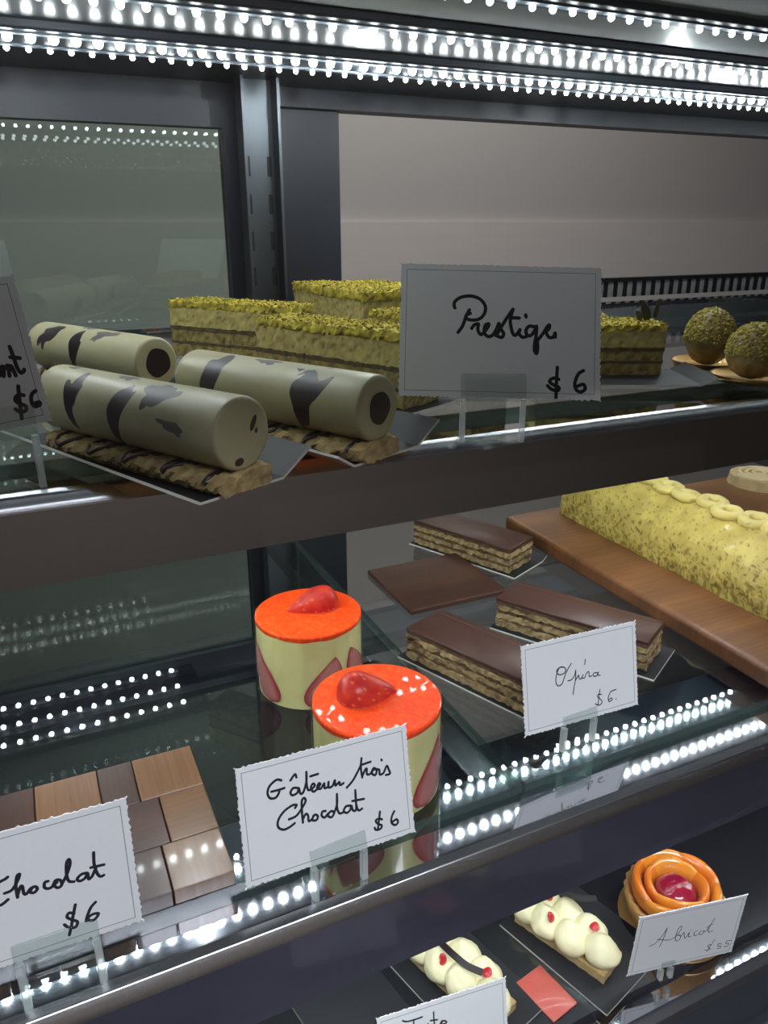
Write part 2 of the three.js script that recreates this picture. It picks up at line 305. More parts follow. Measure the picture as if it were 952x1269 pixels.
// a smear of chocolate under the white glaze: [u, v] around and along, points of its outline
const smear = (g, w, h, tone, pts) => {
  g.fillStyle = tone; g.beginPath();
  const P = pts.map(([a, b]) => [a * w, b * h]);
  for (let i = 0; i < P.length; i++) { const a = P[i], b = P[(i + 1) % P.length], m = [(a[0] + b[0]) / 2, (a[1] + b[1]) / 2]; i ? g.quadraticCurveTo(a[0], a[1], m[0], m[1]) : g.moveTo(m[0], m[1]); }
  const a = P[0], b = P[1]; g.quadraticCurveTo(a[0], a[1], (a[0] + b[0]) / 2, (a[1] + b[1]) / 2); g.fill();
};
const blob = (u, v, du, dv, lean = 0, tail = 0) => { seed = Math.round(u * 977 + v * 3571); const o = []; for (let k = 0; k < 22; k++) { const t = k / 22 * 6.283, r = 1 + 0.18 * Math.sin(t * 3 + u * 40) + 0.16 * Math.sin(t * 5 + v * 30) + rr(-0.22, 0.22); o.push([u + du * Math.cos(t) * r - (Math.cos(t) < -0.6 ? tail : 0), v + dv * Math.sin(t) * r * (1 + 0.5 * Math.cos(t)) + lean * Math.cos(t)]); } return o; };
// u: 0 at the bottom, 0.25 on the near side, 0.5 at the top; v: 0 at the back end, 1 at the front end
const CHO = '#241a20', CHO2 = '#3b3236', CHO3 = '#6a6560';
const paints = [
  (g, w, h) => { const s = (t, p) => smear(g, w, h, t, p); s(CHO, blob(0.30, 0.235, 0.15, 0.040, 0.0)); s(CHO2, blob(0.27, 0.50, 0.16, 0.038, 0.035, 0.03)); s(CHO2, blob(0.40, 0.68, 0.075, 0.07, 0.03)); s(CHO3, blob(0.49, 0.45, 0.03, 0.05)); s(CHO3, blob(0.27, 0.80, 0.03, 0.05, -0.03)); s(CHO3, blob(0.5, 0.12, 0.03, 0.03)); s(CHO, blob(0.8, 0.5, 0.1, 0.09)); },
  (g, w, h) => { const s = (t, p) => smear(g, w, h, t, p); s(CHO2, blob(0.33, 0.22, 0.13, 0.055, 0.02)); s(CHO, blob(0.27, 0.735, 0.17, 0.060, 0.035)); s(CHO, blob(0.42, 0.70, 0.03, 0.012, 0.03)); s(CHO3, blob(0.47, 0.47, 0.03, 0.06)); s(CHO, blob(0.435, 0.665, 0.012, 0.016)); s(CHO, blob(0.50, 0.77, 0.006, 0.022)); s(CHO, blob(0.8, 0.3, 0.1, 0.09)); },
  (g, w, h) => { const s = (t, p) => smear(g, w, h, t, p); s(CHO2, blob(0.36, 0.20, 0.10, 0.07, 0.04)); s(CHO, blob(0.25, 0.46, 0.17, 0.038, 0.02)); s(CHO3, blob(0.43, 0.66, 0.06, 0.07, 0.05)); s(CHO3, blob(0.5, 0.45, 0.03, 0.06)); s(CHO, blob(0.8, 0.6, 0.1, 0.09)); },
];
function logGeometry(R, L) {   // axis along z, centred, resting on y = 0
  const pos = [], uv = [], idx = [], N = 48, rim = 0.0018;
  const rings = [[0, R - rim - 0.004, 0], [0, R - rim, 0], [0.25 * rim, R - 0.3 * rim, 0], [rim, R, 0.012]];
  for (let k = 1; k < 24; k++) rings.push([rim + (L - 2 * rim) * k / 24, R, 0]);
  rings.push([L - rim, R, 0], [L - 0.25 * rim, R - 0.3 * rim, 0], [L, R - rim, 0], [L, R - rim - 0.004, 0]);
  for (const [z, r] of rings) for (let i = 0; i <= N; i++) {
    const t = i / N * 2 * Math.PI, n = 1 + 0.018 * fbm(Math.sin(t) * 2, Math.cos(t) * 2, z * 40, 2);
    pos.push(-Math.sin(t) * r * n, R - Math.cos(t) * r * n, z - L / 2); uv.push(i / N, clamp(1 - z / L, 0.002, 0.998));
  }
  const K = rings.length;
  for (let k = 0; k < K - 1; k++) for (let i = 0; i < N; i++) { const a = k * (N + 1) + i, b = a + N + 1; idx.push(a, b, a + 1, a + 1, b, b + 1); }
  for (const [z, k, flip] of [[0, 0, 1], [L, K - 1, 0]]) {
    const c = pos.length / 3; pos.push(0, R, z - L / 2); uv.push(0.05, z ? 0.02 : 0.98);
    for (let i = 0; i < N; i++) { const a = k * (N + 1) + i; flip ? idx.push(c, a, a + 1) : idx.push(c, a + 1, a); }
  }
  const g = new THREE.BufferGeometry(); g.setAttribute('position', new THREE.Float32BufferAttribute(pos, 3)); g.setAttribute('uv', new THREE.Float32BufferAttribute(uv, 2)); g.setIndex(idx); g.computeVertexNormals();
  return g;
}
const chocolate = phys(0x1c1014, 0.35, { clearcoat: 0.3, clearcoatRoughness: 0.3 });
function discGeo(r, d, wobble, off) { return shape(new THREE.CylinderGeometry(r, r * 0.98, d, 32, 2).rotateX(Math.PI / 2), (v) => { const a = Math.atan2(v.y, v.x), s = 1 + wobble * (Math.sin(a * 3 + off) * 0.6 + Math.sin(a * 5 + off * 2) * 0.4); v.x *= s; v.y *= s; }, null, 0.7); }
function logCake(n, label, [x, y, z], turn, L) {
  const R = 0.01557, t = thing('log_cake', label, 'cake', [x, y, z], turn, 'white log cakes on the top shelf');
  const bh = 0.0078;
  const body = part('mousse_log', logGeometry(R, L), phys(0xffffff, 0.42, { map: mousse(n, paints[n]), clearcoat: 0.25, clearcoatRoughness: 0.35, sheen: 0.2 }), t, 'white mousse log with dark chocolate smears');
  body.position.set(0.001, bh - 0.0006, -0.004);
  if (n > 0) { const core = part('filling', discGeo(n === 1 ? 0.0077 : 0.0088, 0.004, 0.05, n), chocolate, t, 'dark chocolate core'); core.position.set(0.0018, bh + R - 0.0006, L / 2 - 0.0057); }
  else for (const [dx, dy, w, h, a] of [[0.0062, 0.0028, 0.0014, 0.0036, -0.5], [0.0076, -0.0006, 0.0008, 0.0012, 0], [-0.0030, -0.0118, 0.0026, 0.0017, 0.1]]) { const m = part('chocolate_spot', new THREE.SphereGeometry(1, 14, 10), std(0x4a2d26, 0.5), t); m.scale.set(w, h, 0.0003); m.rotation.z = a; m.position.set(0.001 + dx, bh + R + dy, L / 2 - 0.0040); }
  seed = 400 + n;
  const bw = 0.034, bl = L - 0.001;
  part('biscuit', shape(gridBox(bw, bh, bl, 0.0016), (v) => {
    const e = 0.004 * Math.pow(clamp(Math.abs(v.y) / (bh / 2)), 3); v.x *= 1 - e / (bw / 2) * Math.min(1, Math.abs(v.x) / (bw / 2)) ** 4;
    const c = (Math.abs(v.x) / (bw / 2)) ** 6 * (Math.abs(v.z) / (bl / 2)) ** 14; v.x *= 1 - 0.2 * c; v.z *= 1 - 0.03 * c;
    wob(0.0026, 330, n)(v); v.y += bh / 2;
  }, (c, b) => { const f = clamp(0.5 + fbm(b.x * 240, b.y * 240, b.z * 240 + n, 3) * 1.3); c.setRGB(0.25 + 0.36 * f, 0.17 + 0.28 * f, 0.065 + 0.14 * f); }, 1.1), vc(0.9), t, 'golden biscuit base');
  // chocolate drizzle in loops across the biscuit
  const pts = []; const turns = 9;
  for (let k = 0; k <= turns * 6; k++) { const q = k / 6 * Math.PI, zz = -bl / 2 + 0.004 + (bl - 0.012) * k / (turns * 6) + 0.003 * Math.sin(k); pts.push(new THREE.Vector3(Math.cos(q) * bw * 0.485, bh + 0.0001 - 0.0030 * Math.abs(Math.cos(q)) ** 8, zz)); }
  part('chocolate_drizzle', new THREE.TubeGeometry(new THREE.CatmullRomCurve3(pts), 260, 0.0013, 6), chocolate, t, 'dark chocolate drizzle');
  return t;
}
const S1 = Y(-0.105), S2 = Y(-0.275), S3 = Y(-0.455);
{
  const dir = (a, b) => Math.atan2(a[0] - b[0], a[1] - b[1]);
  const logs = [
    [[0.0762, -0.2994], [0.0122, -0.4134], 'white log cake with plain pale end face and small brown spots'],
    [[0.1455, -0.3177], [0.0834, -0.4317], 'white log cake with round dark core beside the pistachio slices'],
    [[0.0738, -0.4865], [0.0112, -0.6100], 'white log cake with hollow dark core, behind the other two logs'],
  ];
  logs.forEach(([a, b, label], n) => {
    const turn = dir(a, b), L = 0.126, ux = Math.sin(turn), uz = Math.cos(turn);
    const c = [a[0] - ux * (L / 2 - 0.004), a[1] - uz * (L / 2 - 0.004)];
    logCake(n, label, [c[0], S1 + 0.0014, c[1]], turn, L);
  });
  const lt = dir(logs[0][0], logs[0][1]);
  cakeBoard('black cake board with raised sides overhanging the edge under the plain ended log', [0.0450, S1, -0.3670], 0.42, 0.0440, 0.150, 0.013, 0.020, 0.55);
  cakeBoard('black cake board with raised sides under the log with the round dark core', [0.1235, S1, -0.3840], 0.40, 0.0450, 0.142, 0.012, 0.020, 0.55);
  cakeBoard('black cake board under the rear log with the hollow core', [0.0395, S1, -0.5380], lt, 0.0440, 0.138, 0.013, 0.015, 0.5);
}

// ---------------------------------------------------------------- pistachio slices
const pistachioTones = { sponge: [[0.12, 0.086, 0.024], [0.40, 0.315, 0.10]], cream: [[0.28, 0.22, 0.065], [0.58, 0.48, 0.17]], dark: [[0.055, 0.038, 0.014], [0.12, 0.09, 0.035]], crumb: [[0.17, 0.14, 0.012], [0.70, 0.56, 0.07]] };
const crumbGeo = new THREE.IcosahedronGeometry(1, 0);
const crumbMat = vc(0.9);
function layer(parent, name, w, l, y0, y1, [lo, hi], amp, f, off, label, mat = crumbMat) {
  const h = y1 - y0, inset = rr(0, 0.0006);
  return part(name, shape(gridBox(w - inset * 2, h, l - inset * 2, 0.0021), (v) => { wob(amp, f, off)(v); v.y += y0 + h / 2; }, (c, b) => {
    const q = clamp(0.5 + fbm(b.x * 260 + off, b.y * 260, b.z * 260, 3) * 1.5), s = noise(b.x * 420, b.y * 420 + off, b.z * 420) > 0.42 ? 0.45 : 1;
    c.setRGB((lo[0] + (hi[0] - lo[0]) * q) * s, (lo[1] + (hi[1] - lo[1]) * q) * s, (lo[2] + (hi[2] - lo[2]) * q) * s);
  }, 1.0), mat, parent, label);
}
function pistachioSlice(label, [x, z], turn, w, l, h, y = S1 + 0.0014) {
  const t = thing('pistachio_slice', label, 'cake', [x, y, z], turn, 'pistachio slices on the top shelf'), T = pistachioTones, k = h / 0.045, off = x * 900 + z * 300;
  seed = Math.round(1e4 * (x + 2) + 1e3 * (z + 2));
  layer(t, 'sponge_layer', w, l, 0, 0.0105 * k, T.sponge, 0.0018, 240, off);
  layer(t, 'filling_layer', w, l, 0.0103 * k, 0.0125 * k, T.dark, 0.0012, 240, off + 3);
  layer(t, 'sponge_layer', w, l, 0.0123 * k, 0.0215 * k, T.sponge, 0.0018, 240, off + 5);
  layer(t, 'filling_layer', w, l, 0.0213 * k, 0.0245 * k, T.dark, 0.0012, 240, off + 7);
  layer(t, 'cream_layer', w, l, 0.0243 * k, 0.0390 * k, T.cream, 0.0020, 240, off + 9);
  layer(t, 'crumb_topping', w + 0.001, l + 0.001, 0.0388 * k, 0.0440 * k, T.crumb, 0.0036, 420, off + 11, 'yellow green pistachio crumbs');
  const list = []; const N = 1100;
  for (let i = 0; i < N; i++) {
    const r = rr(0.0004, 0.0012), g = crumbGeo.clone(), q = Math.pow(rnd(), 1.4);
    g.scale(r, r * rr(0.6, 1), r * rr(0.7, 1.2)); g.rotateY(rr(0, 6)); g.rotateX(rr(0, 6));
    g.translate(rr(-w / 2, w / 2), 0.0437 * k + rr(-0.0004, 0.0012), rr(-l / 2, l / 2));
    const n = g.attributes.position.count, c = []; const s = rnd() < 0.16 ? 0.28 : 1;
    for (let j = 0; j < n; j++) c.push((0.22 + 0.54 * q) * s, (0.18 + 0.42 * q) * s, (0.02 + 0.06 * q) * s);
    g.setAttribute('color', new THREE.Float32BufferAttribute(c, 3)); g.deleteAttribute('uv'); list.push(g);
  }
  const m = part('loose_crumbs', mergeGeometries(list), crumbMat, t); m.userData.kind = 'stuff';
  return t;
}
{
  // place(corner of the near long side at the back, heading, ...) -> centre
  const bar = (label, bx, bz, dx, dz, w, l, h) => { const n = Math.hypot(dx, dz); dx /= n; dz /= n; const px = dz, pz = -dx; return pistachioSlice(label, [bx + dx * l / 2 + px * w / 2, bz + dz * l / 2 + pz * w / 2], Math.atan2(dx, dz), w, l, h); };
  bar('long pistachio slice with crumb top, back left beside the slotted post', 0.114, -0.657, 0.60, 0.80, 0.034, 0.120, 0.045);
  bar('pistachio slice standing in front of the others beside the round cored log', 0.1447, -0.5133, 0.42, 0.90, 0.036, 0.128, 0.045);
  bar('tall pistachio slice behind the front slice, below the dark door stile', 0.2250, -0.668, 0.10, 0.99, 0.036, 0.125, 0.0555);
  bar('tall pistachio slice rising behind the top left corner of the Prestige card', 0.2650, -0.660, 0.10, 0.99, 0.036, 0.125, 0.0555);
  bar('pistachio slice half hidden behind the Prestige card', 0.2330, -0.520, 0.30, 0.95, 0.036, 0.100, 0.045);
  bar('short pistachio slice with dark leaf decorations behind the right edge of the Prestige card', 0.3360, -0.4555, 0.90, 0.42, 0.045, 0.090, 0.036);
  cakeBoard('black cake board under the front pistachio slice', [0.190, S1, -0.4620], Math.atan2(0.42, 0.90), 0.044, 0.140, 0.0, 0.016, 0.5);
  cakeBoard('black cake board with bent corner under the leaf decorated pistachio slice', [0.3880, S1, -0.4270], Math.atan2(0.90, 0.42) - Math.PI / 2, 0.092, 0.062, 0.010, 0.012, 0.45);
}
// leaf shaped chocolate decorations on the short slice
{
  const leaf = shape(new THREE.SphereGeometry(1, 14, 10), (v) => { v.x *= 0.0032 * (1 - 0.35 * v.y); v.z *= 0.0010; v.y *= 0.0080; v.z += 0.9 * v.y * v.y * 40 * 0.1; }, null, 4);
  [[0.4075, -0.437, 0.5, 1.15, 'dark chocolate leaf lying across the short pistachio slice'], [0.4180, -0.442, -0.5, 0.35, 'dark chocolate leaf standing left of its pair on the short slice'], [0.4330, -0.446, 0.3, -0.3, 'dark chocolate leaf standing upright at the end of the short slice']].forEach(([x, z, ry, rz, label], k) => {
    const m = solo('chocolate_leaf', leaf, phys(0x1d2013, 0.4, { clearcoat: 0.3 }), label, 'decoration', [x, S1 + 0.0395 + (k ? 0.0050 : 0.003), z], 'leaf decorations on the short slice'); m.rotation.set(0, ry, rz);
  });
}
// round crumb coated balls on golden cups
function crumbBall(label, [x, z], r, sq, cup) {
  const t = thing('crumb_coated_ball', label, 'cake', [x, S1, z], x * 50, 'crumb coated round cakes on the top shelf'), off = x * 700;
  part('ball', shape(new THREE.SphereGeometry(r, 60, 44), (v) => { wob(0.0016, 200, off)(v); v.y = v.y * sq + r * sq + 0.0016; },
    (c, b) => { const q = clamp(0.5 + fbm(b.x * 160 + off, b.y * 160, b.z * 160, 3) * 1.4); c.setRGB(0.16 + 0.14 * q, 0.105 + 0.10 * q, 0.03 + 0.03 * q); }, 4), vc(0.5, { clearcoat: 0.35, clearcoatRoughness: 0.35 }), t, 'brown glazed ball');
  // crumbs stuck over the upper part
  seed = Math.round(x * 10000); const list = [];
  for (let i = 0; i < 900; i++) {
    const cy = 1 - Math.pow(rnd(), 0.8) * 1.15, a = rr(0, 6.283), sy = Math.sqrt(Math.max(0, 1 - cy * cy)), s = rr(0.0006, 0.0016), g = crumbGeo.clone(), q = rnd(), n = g.attributes.position.count, c = [];
    g.scale(s, s * rr(0.6, 1), s * rr(0.7, 1.2)); g.rotateY(rr(0, 6)); g.rotateX(rr(0, 6)); g.translate(Math.cos(a) * sy * r, cy * r * sq + r * sq + 0.0016, Math.sin(a) * sy * r);
    for (let j = 0; j < n; j++) c.push(0.17 + 0.27 * q, 0.14 + 0.22 * q, 0.025 + 0.035 * q);
    g.setAttribute('color', new THREE.Float32BufferAttribute(c, 3)); g.deleteAttribute('uv'); list.push(g);
  }
  part('crumb_coating', mergeGeometries(list), crumbMat, t, 'greenish brown crumbs').userData.kind = 'stuff';
  part('gold_cup', new THREE.LatheGeometry([[0, 0.0002], [r * 0.9, 0.0002], [r * 1.30, 0.0015], [r * 1.42, 0.0050], [r * 1.44, 0.0050], [r * 1.33, 0.0009], [r * 0.9, -0.0], [0, 0]].map(([a, b]) => new THREE.Vector2(a, b)), 36), std(0xb99455, 0.3, { metalness: 0.9 }), t, 'golden cake cup');
  return t;
}
crumbBall('round cake coated in green crumbs right behind the short slice', [0.4800, -0.4360], 0.0180, 1.18);
crumbBall('large round crumb coated cake at the end beyond the short slice', [0.4640, -0.3800], 0.0190, 1.0);
crumbBall('round crumb coated cake standing behind the short pistachio slice', [0.4350, -0.5250], 0.0190, 0.95);

// ---------------------------------------------------------------- strawberry cakes
const berrySkin = (c, b, r) => { const s = noise(b.x * 620, b.y * 620, b.z * 620) > 0.50; const q = fbm(b.x * 160, b.y * 160, b.z * 160, 2); if (s) c.setRGB(0.66, 0.22, 0.05); else c.setRGB(0.50 + 0.25 * q, 0.030 + 0.05 * q, 0.018); };
function strawberryHalf(parent, x, y, z, turn, tilt, s, label) {
  const g = new THREE.Group(); g.name = 'strawberry'; if (label) g.userData.label = label; parent.add(g); g.position.set(x, y, z); g.rotation.set(0, turn, tilt, 'YXZ');
  const prof = []; for (let k = 0; k <= 30; k++) { const t = k / 30; prof.push([0.0118 * Math.pow(Math.sin(Math.PI * Math.pow(t, 0.60)), 0.8) * s, (t - 0.45) * 0.032 * s]); }
  // half body of revolution about x, flat side facing +z
  const pos = [], idx = [], N = 32;
  for (const [r, a] of prof) for (let i = 0; i <= N; i++) { const q = i / N * Math.PI; pos.push(a, Math.sin(q) * r, Math.cos(q) * r); }
  for (let k = 0; k < prof.length - 1; k++) for (let i = 0; i < N; i++) { const a = k * (N + 1) + i, b = a + N + 1; idx.push(a, b, a + 1, a + 1, b, b + 1); }
  const sk = new THREE.BufferGeometry(); sk.setAttribute('position', new THREE.Float32BufferAttribute(pos, 3)); sk.setIndex(idx);
  part('skin', shape(sk, (v) => { const d = noise(v.x * 620, v.y * 620, v.z * 620), a = Math.atan2(v.y, v.z), f = 1 + 0.10 * Math.cos(2 * (a - 1.9)) - 0.05 * Math.max(0, d) + 0.05 * noise(v.x * 120, v.y * 120, v.z * 120); v.y *= f; v.z *= f; }, berrySkin, 4), vc(0.4, { specularIntensity: 0.4, clearcoat: 0.12, clearcoatRoughness: 0.1 }), g, 'red seeded skin');
  const cut = new THREE.Shape(); prof.forEach(([r, a], i) => (i ? cut.lineTo(a, r) : cut.moveTo(a, r))); [...prof].reverse().forEach(([r, a]) => cut.lineTo(a, -r));
  const cg = new THREE.ExtrudeGeometry(cut, { depth: 0.0007, bevelEnabled: false, curveSegments: 4 }).rotateX(Math.PI / 2).translate(0, 0.0003, 0);
  part('cut_face', shape(cg, null, (c, b) => { c.setRGB(0.62, 0.075, 0.035); }, 0.5), vc(0.22, { clearcoat: 0.8, clearcoatRoughness: 0.1 }), g, 'paler cut face');
  return g;
}
function strawberryCake(label, [x, z], turn, berry) {
  const R = 0.0331, H = 0.050, t = thing('strawberry_cake', label, 'cake', [x, S2, z], turn, 'round strawberry cakes on the middle shelf');
  const off = z * 500;
  part('cream_body', shape(new THREE.CylinderGeometry(R - 0.0006, R - 0.0006, H - 0.004, 72, 20), (v) => { const a = Math.atan2(v.x, v.z); const k = 1 + 0.006 * fbm(Math.sin(a) * 3, v.y * 60, Math.cos(a) * 3 + off, 3); v.x *= k; v.z *= k; v.y += H / 2 - 0.002 + 0.0006; },
    (c, b) => { const q = fbm(b.x * 90 + off, b.y * 90, b.z * 90, 3); c.setRGB(0.72 + 0.1 * q, 0.66 + 0.1 * q, 0.30 + 0.12 * q); }, 0.7), vc(0.5, { clearcoat: 0.2 }), t, 'pale yellow cream body');
  const gp = [[0, 0], [R - 0.001, 0], [R - 0.0004, 0.0006], [R - 0.0003, 0.0030], [R - 0.0006, 0.0037], [R - 0.0012, 0.0040], [R - 0.002, 0.0039], [R - 0.0034, 0.0036]]; for (let k = 1; k <= 12; k++) gp.push([(R - 0.0034) * (1 - k / 12), 0.0036]);
  const glaze = part('glaze_top', shape(new THREE.LatheGeometry(gp.map(([a, b]) => new THREE.Vector2(a, b)), 96), (v) => { const r = Math.hypot(v.x, v.z); v.y += H - 0.0042 + (v.y > 0.002 ? 0.00012 * noise(v.x * 110, off, v.z * 110) : 0) + (v.y < 0.001 && r > R * 0.9 ? 0.0010 * noise(v.x * 90, off, v.z * 90) : 0); }, null, 0.9), phys(0xffffff, 0.4, { specularIntensity: 0.25, map: dataTexture(256, 256, (u, v) => { const q = fbm(u * 24, v * 24, off, 4), s = noise(u * 70, v * 70, off + 9) > 0.38 ? 0.10 : 0; return [0.98, 0.30 + 0.16 * q + s, 0.09 + 0.09 * q + s * 0.9]; }), clearcoat: 0.35, clearcoatRoughness: 0.03 }), t, 'glossy orange fruit glaze');
  const g2 = glaze.geometry, uv = []; for (let i = 0; i < g2.attributes.position.count; i++) uv.push(g2.attributes.position.getX(i) * 14 + 0.5, g2.attributes.position.getZ(i) * 14 + 0.5); g2.setAttribute('uv', new THREE.Float32BufferAttribute(uv, 2));
  // strawberry halves pressed against the side
  seed = 900 + Math.round(z * 1000);
  for (let k = 0; k < 6; k++) {
    const a0 = k / 6 * Math.PI * 2, lean = (k % 2 ? -1 : 1) * rr(0.30, 0.45), hh = rr(0.033, 0.036), ww = rr(0.0115, 0.0128), pos = [], col = [], idx = [], N = 16, K = 8;
    const prof = (t) => Math.pow(Math.sin(Math.PI * clamp(Math.pow(t, 0.62), 0, 1)), 0.8);
    for (let j = 0; j <= N; j++) for (let i = -K; i <= K; i++) {
      const tt = j / N, f = i / K, w = ww * prof(tt), yy = 0.0012 + tt * hh, s = f * w + lean * (yy - 0.004), a = a0 + s / R, edge = Math.max(Math.abs(f), Math.abs(tt * 2 - 1) ** 2), rad = R + 0.0004 * (1 - edge ** 6);
      pos.push(Math.sin(a) * rad, yy, Math.cos(a) * rad);
      const q = clamp((1 - edge) * 2.2), n = noise(a * 40, yy * 900, k) * 0.05; col.push(0.36 + 0.20 * q + n, 0.012 + 0.20 * q + n, 0.022 + 0.17 * q + n);
    }
    for (let j = 0; j < N; j++) for (let i = 0; i < 2 * K; i++) { const a = j * (2 * K + 1) + i, b = a + 2 * K + 1; idx.push(a, a + 1, b, a + 1, b + 1, b); }
    const g = new THREE.BufferGeometry(); g.setAttribute('position', new THREE.Float32BufferAttribute(pos, 3)); g.setAttribute('color', new THREE.Float32BufferAttribute(col, 3)); g.setIndex(idx); g.computeVertexNormals();
    part('strawberry_slice', g, vc(0.3, { clearcoat: 0.4, side: THREE.DoubleSide }), t, 'red rimmed pink strawberry slice');
  }
  part('clear_collar', new THREE.CylinderGeometry(R + 0.0007, R + 0.0007, H - 0.0012, 72, 1, true).translate(0, H / 2 - 0.0002, 0), phys(0xfbfdfc, 0.02, { transmission: 1, thickness: 0, ior: 1.4, side: THREE.DoubleSide }), t, 'clear plastic collar');
  strawberryHalf(t, ...berry);
  return t;
}
strawberryCake('orange glazed strawberry cake standing beside the divider, away from any card', [0.1370, -0.4030], -8.8 * Math.PI / 180, [0.0055, 0.0495, -0.0065, 3.30, 0.0, 1.05, 'strawberry half']);
strawberryCake('orange glazed strawberry cake right behind the three chocolate card', [0.1370, -0.3010], 25 * Math.PI / 180, [-0.002, 0.0495, -0.0065, -0.62, 0.0, 1.0, 'strawberry half']);

// ---------------------------------------------------------------- chocolate layer bars
const operaTones = { sponge: [[0.16, 0.10, 0.04], [0.52, 0.39, 0.18]], cream: [[0.06, 0.032, 0.014], [0.17, 0.095, 0.045]] };
const operaGlaze = phys(0x432418, 0.5, { clearcoat: 0.12, clearcoatRoughness: 0.3 });
function operaBar(label, [x, z], turn, w, l) {
  const h = 0.022, t = thing('chocolate_layer_bar', label, 'cake', [x, S2 + 0.0014, z], turn, 'chocolate layer bars on the middle shelf'), off = x * 600 + z * 900, T = operaTones;
  seed = Math.round(x * 9000 + 5000);
  const ys = [0, 0.0050, 0.0068, 0.0112, 0.0134, 0.0172];
  for (let k = 0; k < 5; k++) layer(t, k % 2 ? 'cream_layer' : 'sponge_layer', w, l, ys[k], ys[k + 1] + 0.0001, k % 2 ? T.cream : T.sponge, 0.0026, 230, off + k * 5);
  layer(t, 'cream_layer', w, l, 0.0172, 0.0198, T.cream, 0.0008, 200, off + 40);
  part('chocolate_glaze', shape(rbox(w + 0.0006, 0.0026, l + 0.0006, 0.001, 0, 0.0209, 0), (v) => { v.y += 0.0001 * noise(v.x * 200, off, v.z * 200); }, null, 0.9), operaGlaze, t, 'smooth dark chocolate glaze');
  part('cut_line', box(0.0004, 0.0003, l * 0.96, w * 0.36, 0.0222, 0), std(0x6b4638, 0.5), t, 'thin pale line on the glaze');
  return t;
}
operaBar('chocolate layer bar standing apart on its board beside the big wooden board', [0.336, -0.535], Math.atan2(0.041, 0.093), 0.037, 0.102);
operaBar('chocolate layer bar behind the upper edge of the opera card', [0.3238, -0.3737], Math.atan2(0.0535, 0.0946), 0.034, 0.1087);
operaBar('chocolate layer bar beside the divider next to the strawberry cakes', [0.2405, -0.3590], Math.atan2(0.37, 0.93), 0.036, 0.105);
cakeBoard('black cake board under the bar that stands apart', [0.338, S2, -0.533], Math.atan2(0.041, 0.093), 0.045, 0.112, 0, 0.008, 0.4);
cakeBoard('black cake board under the bar behind the opera card', [0.3262, S2, -0.3715], Math.atan2(0.0535, 0.0946), 0.046, 0.118, 0, 0, 0.5);
cakeBoard('black cake board under the bar beside the divider', [0.2425, S2, -0.3590], Math.atan2(0.37, 0.93), 0.046, 0.116, 0, 0, 0.5);

// ---------------------------------------------------------------- wooden boards
solo('wooden_serving_board', metreUV(rbox(0.37, 0.015, 0.312, 0.004, 0.185, 0.0075, 0), 3.2, false), woodOak, 'large reddish brown wooden board under the long yellow roulade', 'board', [0.392, S2, -0.411]);
solo('wooden_block', metreUV(rbox(0.085, 0.004, 0.080, 0.001, 0, 0.002, 0), 3), std(0x9c8a7c, 0.6, { map: woodOak.map }), 'small brown wooden block behind the chocolate layer bars', 'board', [0.277, S2, -0.4930]);
{
  const t = thing('striped_wooden_board', 'striped board of dark and light wood blocks behind the left price card', 'board', [0, S2, 0]);
  const x1 = 0.0515, rows = [[-0.3600, -0.3260, 0], [-0.3260, -0.2930, 1], [-0.2930, -0.2640, 0]], widths = [0.031, 0.0175, 0.030, 0.019, 0.032, 0.018, 0.03, 0.02];
  rows.forEach(([z0, z1, shift], r) => {
    let x = x1, k = shift;
    if (shift) x = x1;
    for (let i = 0; i < 6; i++) {
      const w = shift && i === 0 ? 0.0225 : widths[i] - (r === 2 && i === 0 ? 0.004 : 0), pale = i % 2 === 0;
      const g = metreUV(rbox(w - 0.0004, 0.008, z1 - z0 - 0.0004, 0.0006, x - w / 2, 0.004, (z0 + z1) / 2), 4 + (i % 3), r % 2 === 0);
      part('wood_block', g, pale ? woodPale : woodDark, t); x -= w;
    }
  });
}

